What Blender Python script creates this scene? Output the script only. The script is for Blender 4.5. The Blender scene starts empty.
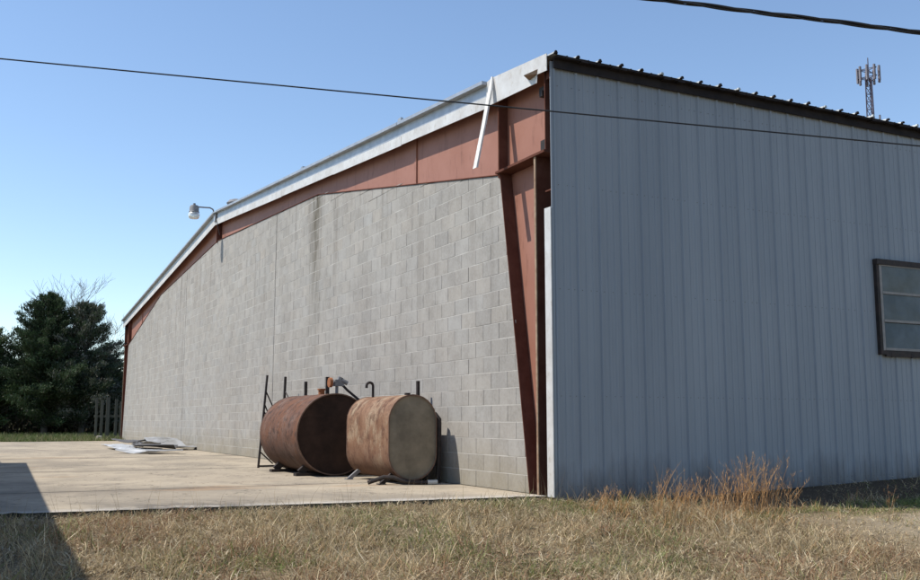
import bpy, math, random
import numpy as np
from mathutils import Vector, Matrix
random.seed(7); rng = np.random.default_rng(11)
S = bpy.context.scene
C = S.collection
R = math.radians

# ------------------------------------------------------------------ helpers
def tag(o, label=None, cat=None, group=None, kind=None):
    if label: o['label'] = label
    if cat: o['category'] = cat
    if group: o['group'] = group
    if kind: o['kind'] = kind
    return o

def empty(name, loc, label, cat, group=None):
    o = bpy.data.objects.new(name, None); C.objects.link(o); o.location = loc
    o.empty_display_size = .2
    return tag(o, label, cat, group)

class MB:
    def __init__(s): s.v = []; s.f = []; s.m = []
    def face(s, pts, m=0):
        b = len(s.v); s.v += [tuple(p) for p in pts]; s.f.append(tuple(range(b, b+len(pts)))); s.m.append(m)
    def box(s, a, b, m=0, M=None):
        x0, y0, z0 = a; x1, y1, z1 = b
        P = [(x0,y0,z0),(x1,y0,z0),(x1,y1,z0),(x0,y1,z0),(x0,y0,z1),(x1,y0,z1),(x1,y1,z1),(x0,y1,z1)]
        if M: P = [tuple(M @ Vector(p)) for p in P]
        n = len(s.v); s.v += P
        for q in ((0,3,2,1),(4,5,6,7),(0,1,5,4),(1,2,6,5),(2,3,7,6),(3,0,4,7)):
            s.f.append(tuple(n+i for i in q)); s.m.append(m)
    def bar(s, p, q, w, d=None, m=0):
        p = Vector(p); q = Vector(q); d = d or w
        M = Matrix.Translation(p) @ (q-p).to_track_quat('Z', 'Y').to_matrix().to_4x4()
        s.box((-w/2, -d/2, 0), (w/2, d/2, (q-p).length), m, M)
    def prism_x(s, poly, x0, x1, m=0):      # polygon in (y,z), extruded along x
        n = len(poly); b = len(s.v)
        s.v += [(x0, y, z) for y, z in poly] + [(x1, y, z) for y, z in poly]
        s.f.append(tuple(range(b, b+n))); s.m.append(m)
        s.f.append(tuple(range(b+2*n-1, b+n-1, -1))); s.m.append(m)
        for i in range(n):
            j = (i+1) % n
            s.f.append((b+i, b+n+i, b+n+j, b+j)); s.m.append(m)
    def prism_y(s, poly, y0, y1, m=0, cap=1):      # polygon in (x,z), extruded along y
        n = len(poly); b = len(s.v)
        s.v += [(x, y0, z) for x, z in poly] + [(x, y1, z) for x, z in poly]
        s.f.append(tuple(range(b+n-1, b-1, -1))); s.m.append(cap)
        s.f.append(tuple(range(b+n, b+2*n))); s.m.append(cap)
        for i in range(n):
            j = (i+1) % n
            s.f.append((b+i, b+j, b+n+j, b+n+i)); s.m.append(m)
    def tube(s, pts, r, n=8, m=0, caps=True):
        pts = [Vector(p) for p in pts]; rr = r if isinstance(r, (list, tuple)) else [r]*len(pts)
        b = len(s.v); up = None
        for i, p in enumerate(pts):
            t = (pts[min(i+1, len(pts)-1)] - pts[max(i-1, 0)]).normalized()
            if up is None: up = t.orthogonal().normalized()
            up = (up - t*up.dot(t)); up = up.normalized() if up.length > 1e-6 else t.orthogonal().normalized()
            w = t.cross(up)
            for k in range(n):
                a = 2*math.pi*k/n
                s.v.append(tuple(p + (up*math.cos(a) + w*math.sin(a))*rr[i]))
        for i in range(len(pts)-1):
            for k in range(n):
                k2 = (k+1) % n
                s.f.append((b+i*n+k, b+i*n+k2, b+(i+1)*n+k2, b+(i+1)*n+k)); s.m.append(m)
        if caps:
            s.f.append(tuple(b+k for k in reversed(range(n)))); s.m.append(m)
            e = b+(len(pts)-1)*n; s.f.append(tuple(e+k for k in range(n))); s.m.append(m)
    def lathe(s, prof, n=24, c=(0,0,0), m=0):     # prof: (r,z)
        b = len(s.v)
        for r, z in prof:
            for k in range(n):
                a = 2*math.pi*k/n; s.v.append((c[0]+r*math.cos(a), c[1]+r*math.sin(a), c[2]+z))
        for i in range(len(prof)-1):
            for k in range(n):
                k2 = (k+1) % n
                s.f.append((b+i*n+k, b+i*n+k2, b+(i+1)*n+k2, b+(i+1)*n+k)); s.m.append(m)
    def build(s, name, mats, parent=None, smooth=False, origin=None, bevel=0):
        me = bpy.data.meshes.new(name)
        v = s.v
        if parent is not None and origin is None: origin = parent.location
        if origin is not None: v = [(a-origin[0], b-origin[1], c-origin[2]) for a, b, c in v]
        me.from_pydata(v, [], s.f)
        for mt in (mats if isinstance(mats, (list, tuple)) else [mats]): me.materials.append(mt)
        me.polygons.foreach_set('material_index', s.m)
        if smooth: me.polygons.foreach_set('use_smooth', [True]*len(s.f))
        me.update()
        o = bpy.data.objects.new(name, me); C.objects.link(o)
        if parent is not None: o.parent = parent
        elif origin is not None: o.location = origin
        if bevel:
            bm = o.modifiers.new('bevel', 'BEVEL'); bm.width = bevel; bm.segments = 2; bm.limit_method = 'ANGLE'
        if smooth:
            o.data.set_sharp_from_angle(angle=R(40))
        return o

def npmesh(name, verts, quads, col, mat, parent=None, flat=False):
    me = bpy.data.meshes.new(name)
    nv, nf = len(verts), len(quads)
    me.vertices.add(nv); me.vertices.foreach_set('co', verts.astype(np.float32).ravel())
    k = quads.shape[1]
    me.loops.add(nf*k); me.loops.foreach_set('vertex_index', quads.astype(np.int32).ravel())
    me.polygons.add(nf); me.polygons.foreach_set('loop_start', np.arange(0, nf*k, k, dtype=np.int32))
    me.polygons.foreach_set('loop_total', np.full(nf, k, dtype=np.int32))
    if col is not None:
        a = me.attributes.new('Col', 'FLOAT_COLOR', 'POINT')
        c4 = np.ones((nv, 4), np.float32); c4[:, :3] = col; a.data.foreach_set('color', c4.ravel())
    me.materials.append(mat)
    if flat: me.polygons.foreach_set('use_smooth', np.zeros(nf, dtype=bool))
    me.update(calc_edges=True)
    o = bpy.data.objects.new(name, me); C.objects.link(o)
    if parent is not None: o.parent = parent
    return o

# ------------------------------------------------------------------ materials
class NT:
    def __init__(s, name, rough=.8, metal=0, spec=.3):
        s.mat = bpy.data.materials.new(name); s.mat.use_nodes = True
        s.t = s.mat.node_tree; s.b = s.t.nodes['Principled BSDF']
        s.b.inputs['Roughness'].default_value = rough; s.b.inputs['Metallic'].default_value = metal
        s.b.inputs['Specular IOR Level'].default_value = spec
        s.co = s.t.nodes.new('ShaderNodeTexCoord').outputs['Object']
    def n(s, ty, **k):
        x = s.t.nodes.new(ty)
        for a, v in k.items(): setattr(x, a, v)
        return x
    def l(s, a, b): s.t.links.new(a, b)
    def val(s, sock, v):
        if hasattr(v, 'links'): s.l(v, sock)
        else: sock.default_value = v
    def map(s, scale=(1,1,1), loc=(0,0,0)):
        m = s.n('ShaderNodeMapping'); s.l(s.co, m.inputs[0]); m.inputs['Scale'].default_value = scale; m.inputs['Location'].default_value = loc
        return m.outputs[0]
    def noise(s, scale, detail=4, rough=.6, vec=None, st=(1,1,1), loc=(0,0,0), dist=0):
        x = s.n('ShaderNodeTexNoise'); s.l(vec or s.map(st, loc), x.inputs['Vector'])
        x.inputs['Scale'].default_value = scale; x.inputs['Detail'].default_value = detail; x.inputs['Roughness'].default_value = rough
        x.inputs['Distortion'].default_value = dist
        return x.outputs[0]
    def ramp(s, f, stops, interp='LINEAR'):
        x = s.n('ShaderNodeValToRGB'); s.l(f, x.inputs[0]); e = x.color_ramp; e.interpolation = interp
        while len(e.elements) < len(stops): e.elements.new(.5)
        for el, (p, c) in zip(e.elements, stops):
            el.position = p; el.color = (*c, 1) if isinstance(c, (tuple, list)) else (c, c, c, 1)
        return x.outputs[0]
    def mix(s, f, a, b, mode='MIX'):
        x = s.n('ShaderNodeMix', data_type='RGBA', blend_type=mode)
        s.val(x.inputs[0], f)
        for i, v in ((6, a), (7, b)):
            if isinstance(v, tuple): v = (*v[:3], 1)
            s.val(x.inputs[i], v)
        return x.outputs[2]
    def math(s, op, a, b=0, clamp=False):
        x = s.n('ShaderNodeMath', operation=op, use_clamp=clamp); s.val(x.inputs[0], a); s.val(x.inputs[1], b); return x.outputs[0]
    def mr(s, v, a, b, c=0, d=1):
        x = s.n('ShaderNodeMapRange'); s.val(x.inputs[0], v)
        for i, q in enumerate((a, b, c, d)): x.inputs[i+1].default_value = q
        return x.outputs[0]
    def xyz(s):
        x = s.n('ShaderNodeSeparateXYZ'); s.l(s.co, x.inputs[0]); return x.outputs
    def attr(s, name='Col'):
        return s.n('ShaderNodeAttribute', attribute_name=name).outputs['Color']
    def bump(s, h, strength=.3, dist=.01):
        x = s.n('ShaderNodeBump'); x.inputs['Strength'].default_value = strength; x.inputs['Distance'].default_value = dist
        s.l(h, x.inputs['Height']); s.l(x.outputs[0], s.b.inputs['Normal'])
    def out(s, col):
        s.val(s.b.inputs['Base Color'], (*col, 1) if isinstance(col, tuple) else col); return s.mat

def simple(name, c1, c2, scale=6, rough=.8, metal=0, st=(1,1,1), bump=.15, bscale=60, spec=.3):
    m = NT(name, rough, metal, spec)
    c = m.mix(m.ramp(m.noise(scale, 6, .65, st=st), [(.35, 0.), (.68, 1.)]), c1, c2)
    if bump: m.bump(m.noise(bscale, 4), bump, .005)
    return m.out(c)

# concrete block faces: per-block tint comes from the mesh, streaks and stains from noise
m = NT('block', .95, 0, .1)
X, Y, Z = m.xyz()
c = m.attr()
c = m.mix(m.math('MULTIPLY', m.ramp(m.noise(1.1, 5, .6, st=(1, 1, .35)), [(.42, 0.), (.66, 1.)]), .45), c, (.235, .215, .19))
c = m.mix(m.math('MULTIPLY', m.ramp(m.noise(4.5, 6, .72, loc=(5, 2, 0)), [(.46, 0.), (.62, 1.)]), .38), c, (.20, .185, .165))
c = m.mix(m.math('MULTIPLY', m.ramp(m.noise(22, 5, .7), [(.4, 0.), (.7, 1.)]), .3), c, (.45, .43, .40))
# runoff stain below the rafter splice
g = m.mr(m.math('ABSOLUTE', m.math('SUBTRACT', m.math('ADD', Y, m.math('MULTIPLY', m.noise(1.2, 3), .5)), 8.75)), .05, .5, 1, 0)
zz = m.mr(Z, 2.0, 4.9, .15, 1)
st = m.math('MULTIPLY', m.math('MULTIPLY', g, zz), m.mr(m.noise(5, 4, .7, st=(1, 2.5, .3)), .3, .62))
c = m.mix(m.math('MULTIPLY', st, 1.0, True), c, (.085, .072, .048))
# algae and mud at the foot
ft = m.math('MULTIPLY', m.mr(m.math('ADD', Z, m.math('MULTIPLY', m.noise(1.5, 5, .7), .7)), .1, .95, 1, 0), .6)
c = m.mix(ft, c, (.24, .20, .115))
# thin dark dribbles below the top course
dr = m.math('MULTIPLY', m.ramp(m.noise(3.2, 3, .5, st=(1, 1, .06)), [(.58, 0.), (.70, 1.)]), m.mr(Z, .8, 4.6, 0, .45))
c = m.mix(dr, c, (.16, .14, .12))
m.bump(m.noise(90, 5, .7), .5, .006)
BLOCK = m.out(c)
m = NT('mortar', .95, 0, .1)
HEADJ = simple('head_joint', (.16, .15, .135), (.26, .245, .225), 4, .95)
MORTAR = m.out(m.mix(m.ramp(m.noise(3, 5, .7), [(.4, 0.), (.65, 1.)]), (.41, .388, .35), (.53, .505, .46)))

m = NT('oxide_red_steel', .6, 0, .35)
c = m.mix(m.ramp(m.noise(1.6, 6, .6), [(.35, 0.), (.7, 1.)]), (.32, .138, .09), (.37, .172, .12))
c = m.mix(m.math('MULTIPLY', m.ramp(m.noise(7, 6, .7, st=(1, 1, .25)), [(.55, 0.), (.7, 1.)]), .55), c, (.13, .05, .03))
m.bump(m.noise(30, 4), .15, .004)
RED = m.out(m.mix(.12, c, (.1, .05, .04)))
SHADERED = simple('shaded_oxide_steel', (.10, .04, .028), (.14, .062, .045), 5, .95, spec=.05)  # oxide red darkened to paint the shade on flanges and plates
TAN = simple('rusty_pale_edge', (.34, .25, .17), (.22, .13, .08), 9)

m = NT('weathered_trim', .55, .15, .4)
c = m.mix(m.ramp(m.noise(2.2, 6, .7), [(.38, 0.), (.66, 1.)]), (.62, .61, .585), (.50, .475, .44))
c = m.mix(m.math('MULTIPLY', m.ramp(m.noise(17, 6, .75, st=(1, 1, .5)), [(.54, 0.), (.68, 1.)]), .5), c, (.33, .27, .2))
m.bump(m.noise(4, 3), .25, .02)
TRIM = m.out(c)
GALV = simple('galvanised_edge', (.36, .37, .385), (.48, .49, .50), 5, .45, .6)
SLIP = simple('pale_white_strip', (.70, .68, .64), (.55, .52, .47), 14, .6)

# side sheeting: chalky grey-white paint
m = NT('side_sheet', .5, 0, .3)
X, Y, Z = m.xyz()
c = m.mix(m.ramp(m.noise(1.0, 5, .6, st=(1, 1, .3)), [(.35, 0.), (.7, 1.)]), (.235, .263, .292), (.275, .302, .328))
c = m.mix(m.math('MULTIPLY', m.ramp(m.noise(9, 5, .7, st=(1.6, 1, .06)), [(.52, 0.), (.72, 1.)]), .22), c, (.14, .155, .175))
c = m.mix(m.math('MULTIPLY', m.mr(m.math('ADD', Z, m.math('MULTIPLY', m.noise(5, 5, .7, st=(1, 1, .25)), .9)), .38, .85, 1, 0), .75), c, (.07, .05, .04))
pl = m.noise(.9, 2, .5, st=(3.2787/ .9 * .333, 0, 0))
c = m.mix(m.math('MULTIPLY', m.ramp(pl, [(.4, 0.), (.6, 1.)]), .25), c, (.17, .195, .225))
m.bump(m.noise(1.3, 3, .5, st=(1, 1, .45)), .35, .05)
SHEET = m.out(c)
SCREW = simple('screw_head', (.10, .10, .10), (.14, .12, .10), 40)
EAVEDARK = simple('eave_shade_dark', (.018, .017, .02), (.035, .03, .03), 4, .85, spec=.1)  # near-black, with the shade under the roof overhang put into the colour
ROOFM = simple('roof_sheet', (.44, .46, .45), (.30, .31, .29), 3, .45, .5)
INNER = simple('inner_dark', (.05, .045, .04), (.08, .07, .06), 3)

def rustmat(name, base, mid, hot, grime_shade, lo, hi, streak=.25):
    m = NT(name, .82, 0, .2)
    X, Y, Z = m.xyz()
    c = m.mix(m.ramp(m.noise(1.7, 7, .62, dist=.5), [(.38, 0.), (.58, 1.)]), base, mid)
    c = m.mix(m.math('MULTIPLY', m.ramp(m.noise(3.2, 7, .68, st=(1, 1, .7), loc=(3, 1, 2)), [(.48, 0.), (.60, 1.)]), .8), c, hot)
    c = m.mix(m.math('MULTIPLY', m.ramp(m.noise(6, 8, .78, st=(1, 1, streak), loc=(7, 5, 1), dist=.3), [(.50, 0.), (.60, 1.)]), .85), c, grime_shade)
    c = m.mix(m.math('MULTIPLY', m.ramp(m.noise(26, 6, .8), [(.46, 0.), (.64, 1.)]), .4), c, grime_shade)
    c = m.mix(m.mr(m.math('ADD', Z, m.math('MULTIPLY', m.noise(4, 5, .7), .35)), lo, hi, .9, 0), c, grime_shade)  # underside shading painted in, darker towards the bottom
    m.bump(m.noise(40, 6, .7), .35, .006)
    return m.out(c)
RUST1 = rustmat('rust_plum', (.125, .07, .052), (.165, .075, .042), (.18, .12, .095), (.05, .03, .024), .2, .8, 1)
RUSTRIM = simple('rust_rim', (.20, .12, .08), (.10, .06, .045), 8, .85)
RUST2 = rustmat('rust_orange', (.20, .105, .06), (.27, .16, .10), (.36, .275, .185), (.10, .05, .032), .3, .72, .7)
BLACKEND = simple('dark_end', (.028, .018, .014), (.062, .036, .026), 3, .85, spec=.1)  # near-black brown, darker than the shell
GREYEND = simple('mottled_grey_end', (.15, .125, .09), (.26, .215, .155), 3.5, .85, bump=.3)
BLKSTEEL = simple('black_steel', (.02, .018, .017), (.05, .035, .03), 12, .7)
GREYSTEEL = simple('grey_fitting', (.16, .16, .17), (.26, .25, .24), 14, .6)
PALEPIPE = simple('pale_pipe_end', (.5, .49, .45), (.6, .58, .53), 14, .7)
RUSTY = simple('bright_rust', (.34, .13, .05), (.2, .08, .04), 20, .85)

# slab
m = NT('slab_concrete', .92, 0, .12)
X, Y, Z = m.xyz()
c = m.mix(m.ramp(m.noise(.55, 6, .6), [(.36, 0.), (.66, 1.)]), (.45, .378, .28), (.365, .305, .228))
c = m.mix(m.math('MULTIPLY', m.ramp(m.noise(.42, 7, .66, st=(1, .75, 1), dist=.6), [(.47, 0.), (.62, 1.)]), .5), c, (.17, .15, .125))
c = m.mix(m.math('MULTIPLY', m.ramp(m.noise(1.5, 8, .74, st=(1, .7, 1), loc=(2, 8, 0)), [(.5, 0.), (.62, 1.)]), .4), c, (.20, .175, .14))
c = m.mix(m.math('MULTIPLY', m.ramp(m.noise(.5, 4, .6, st=(.6, 1.5, 1), loc=(4.3, 1.7, 0), dist=.8), [(.60, 0.), (.68, 1.)]), .4), c, (.36, .20, .09))
c = m.mix(m.math('MULTIPLY', m.ramp(m.noise(14, 7, .75), [(.5, 0.), (.68, 1.)]), .35), c, (.20, .18, .15))
cr = m.noise(.8, 5, .6, loc=(9, 2, 0), dist=.3)
ck = m.mr(m.math('ABSOLUTE', m.math('SUBTRACT', cr, .5)), 0, .005, 1, 0)
c = m.mix(m.math('MULTIPLY', ck, .85), c, (.07, .06, .045))
# pale worn lip along the front edge, with a dark broken patch in it
fe = m.math('ADD', Y, m.math('MULTIPLY', X, .075))
lip = m.mr(m.math('ADD', fe, m.math('MULTIPLY', m.noise(2.5, 5, .7), .5)), .55, .85, 1, 0)
c = m.mix(m.math('MULTIPLY', lip, .7), c, (.52, .48, .42))
bp = m.math('MULTIPLY', m.mr(m.math('ABSOLUTE', m.math('ADD', X, 3.75)), .3, .95, 1, 0), m.mr(fe, .35, 1.2, 1, 0))
bp = m.math('MULTIPLY', bp, m.ramp(m.noise(5, 6, .75), [(.42, 0.), (.52, 1.)]))
c = m.mix(m.math('MULTIPLY', bp, .8), c, (.09, .085, .08))
for yy in (3.3, 8.1, 14.0):
    jb = m.mr(m.math('ABSOLUTE', m.math('SUBTRACT', Y, m.math('ADD', m.math('MULTIPLY', m.noise(1.3, 4, .7), .5), yy-.25))), .0, .38, 1, 0)
    c = m.mix(m.math('MULTIPLY', m.math('MULTIPLY', jb, m.mr(m.noise(1.1, 5, .7, loc=(yy, 0, 0)), .35, .65)), .65), c, (.15, .13, .105))
m.bump(m.noise(25, 6, .7), .35, .008)
SLAB = m.out(c)
JOINTSHADE = simple('joint_edge_shade', (.05, .045, .035), (.09, .08, .05), 8)

m = NT('ground', .97, 0, .05)
X, Y, Z = m.xyz()
c = m.mix(m.ramp(m.noise(.9, 7, .7), [(.35, 0.), (.65, 1.)]), (.15, .11, .062), (.23, .17, .10))
c = m.mix(m.math('MULTIPLY', m.ramp(m.noise(30, 6, .75), [(.45, 0.), (.62, 1.)]), .7), c, (.29, .235, .16))
c = m.mix(m.math('MULTIPLY', m.mr(Y, 28, 34), m.ramp(m.noise(.6, 6, .7), [(.4, .5), (.62, 1.)])), c, (.085, .11, .035))
c = m.mix(m.math('MULTIPLY', m.math('MULTIPLY', m.mr(X, 1.6, 3.0), m.mr(Y, -4.2, -3.2)), m.math('MULTIPLY', m.mr(Y, -1.5, -1.95), .85)), c, (.38, .315, .225))
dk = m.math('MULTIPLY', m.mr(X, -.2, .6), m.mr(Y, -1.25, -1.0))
c = m.mix(m.math('MULTIPLY', dk, .8), c, (.075, .052, .038))  # dark soil band, with the side wall's shadow painted into it
m.bump(m.noise(18, 6, .75), .7, .03)
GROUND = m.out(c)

def leafmat(name, trans=.25, rough=.7):
    m = NT(name, rough, 0, .2)
    a = m.attr(); m.l(a, m.b.inputs['Base Color'])
    tr = m.n('ShaderNodeBsdfTranslucent'); m.l(a, tr.inputs[0])
    mx = m.n('ShaderNodeMixShader'); mx.inputs[0].default_value = trans
    m.l(m.b.outputs[0], mx.inputs[1]); m.l(tr.outputs[0], mx.inputs[2])
    m.l(mx.outputs[0], m.t.nodes['Material Output'].inputs[0])
    return m.mat
GRASS = leafmat('dry_grass', .25, .6)
LEAF = leafmat('foliage', .12)
BARK = simple('bark', (.09, .075, .06), (.16, .14, .12), 9, .95, st=(1, 1, .3))
GREYBARK = simple('grey_bark', (.12, .105, .09), (.18, .16, .14), 9, .95, st=(1, 1, .3))
WOOD = simple('weathered_wood', (.09, .085, .065), (.15, .14, .11), 6, .9, st=(1, 1, .15))
WIRE = simple('wire_black', (.015, .015, .017), (.03, .03, .03), 9, .6)
SHEETW = simple('scrap_white_sheet', (.50, .51, .52), (.27, .26, .24), 2.2, .5, .1)
SHEETD = simple('scrap_dark_sheet', (.05, .05, .055), (.12, .11, .10), 5, .6)

# ------------------------------------------------------------------ warehouse
Wd = 33.7; MID = Wd/2; ZB = -.05
def roofz(y): return 4.955 + (y if y <= MID else Wd-y)/12.0
def walltop(y):
    t = y if y <= MID else Wd-y
    P = [(-1, 3.84), (1.26, 3.84), (8.4, 5.10), (MID, 5.60)]
    for (a, za), (b, zb) in zip(P, P[1:]):
        if t <= b: return za + (zb-za)*(t-a)/(b-a)
    return P[-1][1]
B = empty('metal_warehouse', (0, 0, ZB), 'long grey metal warehouse with a concrete block gable end and exposed red steel frame', 'warehouse')
XE = 26.0

# concrete block wall, real bevelled blocks with recessed joints
def ef0(z): return .597 + (z-ZB)/3.86*.65
def block_wall():
    XF = .05; bw, bh = .4064, .2032; j = .0045; d = .006
    V = []; F = []; Cc = []
    yend = Wd-.6
    rows = int(5.8/bh)+1
    base = np.array((.345, .324, .292))
    joints_y = (11.2, 20.85)
    for r in range(rows):
        z0 = ZB + r*bh; off = 0 if r % 2 else bw/2
        for k in range(-1, int(Wd/bw)+1):
            a = .5 + off + k*bw; b = a+bw
            # right end follows the tapered column, joints cut straight through
            ef = lambda z: .595 + (z-ZB)/3.86*.65
            e = ef(z0); e2 = Wd - e
            a = max(a, e); b = min(b, e2)
            if b-a < .04: continue
            segs = [(a, b)]
            for jy in joints_y:
                ns = []
                for (p, q) in segs:
                    if p < jy-.02 and q > jy+.02: ns += [(p, jy-.013), (jy+.013, q)]
                    else: ns.append((p, q))
                segs = ns
            for (p, q) in segs:
                ta, tb = walltop(p), walltop(q)
                za, zb = min(z0+bh, ta), min(z0+bh, tb)
                if za < z0+.02 and zb < z0+.02: continue
                za = max(za, z0+.012); zb = max(zb, z0+.012)
                n = len(V); jj = j*random.uniform(.8, 1.9); dx = random.uniform(-.0016, .0016)
                o = [(p, z0), (q, z0), (q, zb), (p, za)]
                o = [(p+jj*.5, z0+jj*.4), (q-jj*.5, z0+jj*.4), (q-jj*.5, zb-jj*.4), (p+jj*.5, za-jj*.4)]
                i = [(p+jj*.5+.003, z0+jj*.4+.003), (q-jj*.5-.003, z0+jj*.4+.003), (q-jj*.5-.003, zb-jj*.4-.003), (p+jj*.5+.003, za-jj*.4-.003)]
                V += [(XF+d+.006, y, z) for y, z in o] + [(XF+.003+dx, y, z) for y, z in o] + [(XF+dx, y, z) for y, z in i]
                zc = ef(z0+bh)-ef(z0)
                if p <= e+.001:
                    for t in (-1, -5, -9): V[t] = (V[t][0], V[t][1]+zc, V[t][2])
                if q >= e2-.001:
                    for t in (-2, -6, -10): V[t] = (V[t][0], V[t][1]-zc, V[t][2])
                F.append((n+8, n+11, n+10, n+9))
                for t in range(4):
                    u = (t+1) % 4
                    F.append((n+4+t, n+8+t, n+8+u, n+4+u)); F.append((n+t, n+4+t, n+4+u, n+u))
                f = random.gauss(1, .038); w = random.gauss(0, .0035)
                if random.random() < .03: f *= random.uniform(.86, .94)
                c = base*f + np.array((w, 0, -w)); Cc += [c]*12
    o = npmesh('block_wall', np.array(V)-np.array((0, 0, ZB)), np.array(F), np.array(Cc), BLOCK, B, True)
    # mortar bed behind the faces
    mb = MB()
    P = []
    ys = [.60, 1.26] + list(np.linspace(1.4, MID, 20)) + list(np.linspace(MID+.5, Wd-1.26, 20)) + [Wd-.6]
    poly = [(.60, ZB), (1.25, walltop(1.25)-.004)] + [(y, walltop(y)-.004) for y in ys[2:-1]] + [(Wd-.60, ZB)]
    mb.prism_x(poly, XF+.0075, XF+.2)
    mb.build('mortar', HEADJ, o, origin=(0, 0, ZB))
    bed = MB()
    for r in range(1, rows+1):
        zz = ZB + r*bh
        y = ef0(zz)
        while y < Wd-ef0(zz):
            y2 = min(y + random.uniform(.5, 1.6), Wd-ef0(zz)-.001)
            if min(walltop(y), walltop(y2)) > zz+.02:
                h = random.uniform(.0035, .0065); x = XF+random.uniform(.0005, .0028)
                if any(y < q+.02 and y2 > q-.02 for q in (11.2, 20.85)):
                    qq = 11.2 if y < 15 else 20.85
                    bed.box((x, min(y, qq-.02), zz-h), (XF+.012, qq-.015, zz+h*.8)); y = qq+.015; y2 = max(y2, y+.1)
                bed.box((x, y, zz-h), (XF+.012, y2-.0005, zz+h*.8))
            y = y2 + .0005
            if y2 >= Wd-ef0(zz)-.002: break
    for q in (11.2, 20.85):
      sm = MB(); sm.box((XF+.004, q-.012, ZB), (XF+.0065, q+.012, walltop(q)-.01))
      sm.build('seam', BLKSTEEL, o, origin=(0, 0, ZB))
    bed.build('bed_joint', MORTAR, o, origin=(0, 0, ZB))
    return o
block_wall()

# red rigid frame: rafter webs and flanges, tapered columns
WEBX = .15
mb = MB()
pts = [1.262] + list(np.linspace(2, 8.4, 6)) + list(np.linspace(9, MID-.011, 6))
def raf(mir):
    f = (lambda y: Wd-y) if mir else (lambda y: y)
    mb = MB()
    lo = [(f(y), walltop(y)+.012) for y in pts]; hi = [(f(y), roofz(y)-.05) for y in reversed(pts)]
    mb.prism_x(lo+hi, WEBX, WEBX+.008)
    o = mb.build('rafter', RED, B)
    fl = MB()
    for a, b in zip(pts, pts[1:]):
        fl.prism_x([(f(a), walltop(a)), (f(b), walltop(b)), (f(b), walltop(b)+.012), (f(a), walltop(a)+.012)], .035, .26)
    fl.build('flange', SHADERED, o, origin=B.location)
    for y in (4.0,):
        s = MB(); s.box((.125, f(y)-.005, walltop(y)+.012), (WEBX, f(y)+.005, roofz(y)-.06)); s.build('stiffener', RED, o, origin=B.location)
    return o
raf(False); raf(True)
pl = MB()
for q in (-.012, .012): pl.box((.01, MID+q-.009, 5.55), (.28, MID+q+.009, roofz(MID)-.06))
pl.build('ridge_plate', SHADERED, B)

def column(mir):
    f = (lambda y: Wd-y) if mir else (lambda y: y)
    mb = MB()
    zt = 3.86
    mb.prism_x([(f(.385), ZB), (f(.59), ZB), (f(1.243), zt), (f(.385), zt)], .20, .208)
    mb.prism_x([(f(.16), zt+.03), (f(1.24), zt+.03), (f(1.24), roofz(1.24)-.05), (f(.16), roofz(.16)-.05)], WEBX, WEBX+.008)
    o = mb.build('column', RED, B)
    g = MB()
    g.prism_x([(f(.578), ZB), (f(.591), ZB), (f(1.243), zt), (f(1.230), zt)], .032, .262)
    g.build('flange', SHADERED, o, origin=B.location)
    g = MB(); g.box((.035, min(f(.372), f(.385)), ZB), (.26, max(f(.372), f(.385)), zt)); g.build('flange', SHADERED, o, origin=B.location)
    g = MB(); g.box((.018, min(f(.362), f(.398)), ZB), (.033, max(f(.362), f(.398)), zt-.002)); g.build('edge_angle', TAN, o, origin=B.location)
    g = MB(); g.box((.02, min(f(1.235), f(1.255)), zt-.06), (.27, max(f(1.235), f(1.255)), roofz(1.24)-.06)); g.build('splice_plate', SHADERED, o, origin=B.location)
    g = MB(); g.box((.0, min(f(.14), f(1.30)), zt), (.26, max(f(.14), f(1.30)), zt+.03)); g.build('stiffener', SHADERED, o, origin=B.location)
    g = MB(); g.box((.03, min(f(.15), f(.165)), zt+.03), (.26, max(f(.15), f(.165)), roofz(.16)-.08)); g.build('flange', SHADERED, o, origin=B.location)
    g = MB()
    g.box((.05, min(f(.17), f(.31)), 4.61), (.14, max(f(.17), f(.31)), 4.68)); g.box((.02, min(f(.2), f(.26)), 4.55), (.1, max(f(.2), f(.26)), 4.62))
    g.build('clip', BLKSTEEL, o, origin=B.location); g = MB()
    g.box((.03, min(f(.165), f(.26)), 3.9), (.13, max(f(.165), f(.26)), 4.02))
    g.build('clip', BLKSTEEL, o, origin=B.location)
    return o
column(False); column(True)

# girts behind the side sheeting, eave strut
for z in (1.0, 2.2, 3.4):
    g = MB(); g.box((.05, .035, z), (XE, .20, z+.015)); g.box((.05, .035, z), (XE, .045, z+.1)); g.build('girt', SHADERED, B)
g = MB(); g.box((.03, .04, 4.72), (XE, .12, 4.86)); g.build('eave_strut', SHADERED, B)

# ribbed side sheeting
def ribbed(x0, x1, yf, zlo, zhi, hole=None):
    prof = []; p = .305; x = x0
    k = 0
    while x0 + k*p < x1:
        a = x0 + k*p
        prof += [(a-.0, 0.0), (a+.014, -.020), (a+.034, -.020), (a+.048, 0.0),
                 (a+.120, 0.0), (a+.128, -.006), (a+.145, -.006), (a+.153, 0.0), (a+.212, 0.0), (a+.220, -.006), (a+.237, -.006), (a+.245, 0.0)]
        k += 1
    mb = MB()
    for (xa, ya), (xb, yb) in zip(prof, prof[1:]):
        spans = [(zlo, zhi)]
        if hole and xb > hole[0] and xa < hole[1]:
            spans = [(zlo, hole[2]), (hole[3], zhi)]
        for (za, zb) in spans:
            mb.face([(xa, yf+ya, za), (xb, yf+yb, za), (xb, yf+yb, zb), (xa, yf+ya, zb)])
    return mb, prof
HOLE = (5.24, 7.10, 1.74, 2.90)
mb, prof = ribbed(.03, XE, 0, -.15, 4.90, HOLE)
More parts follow.
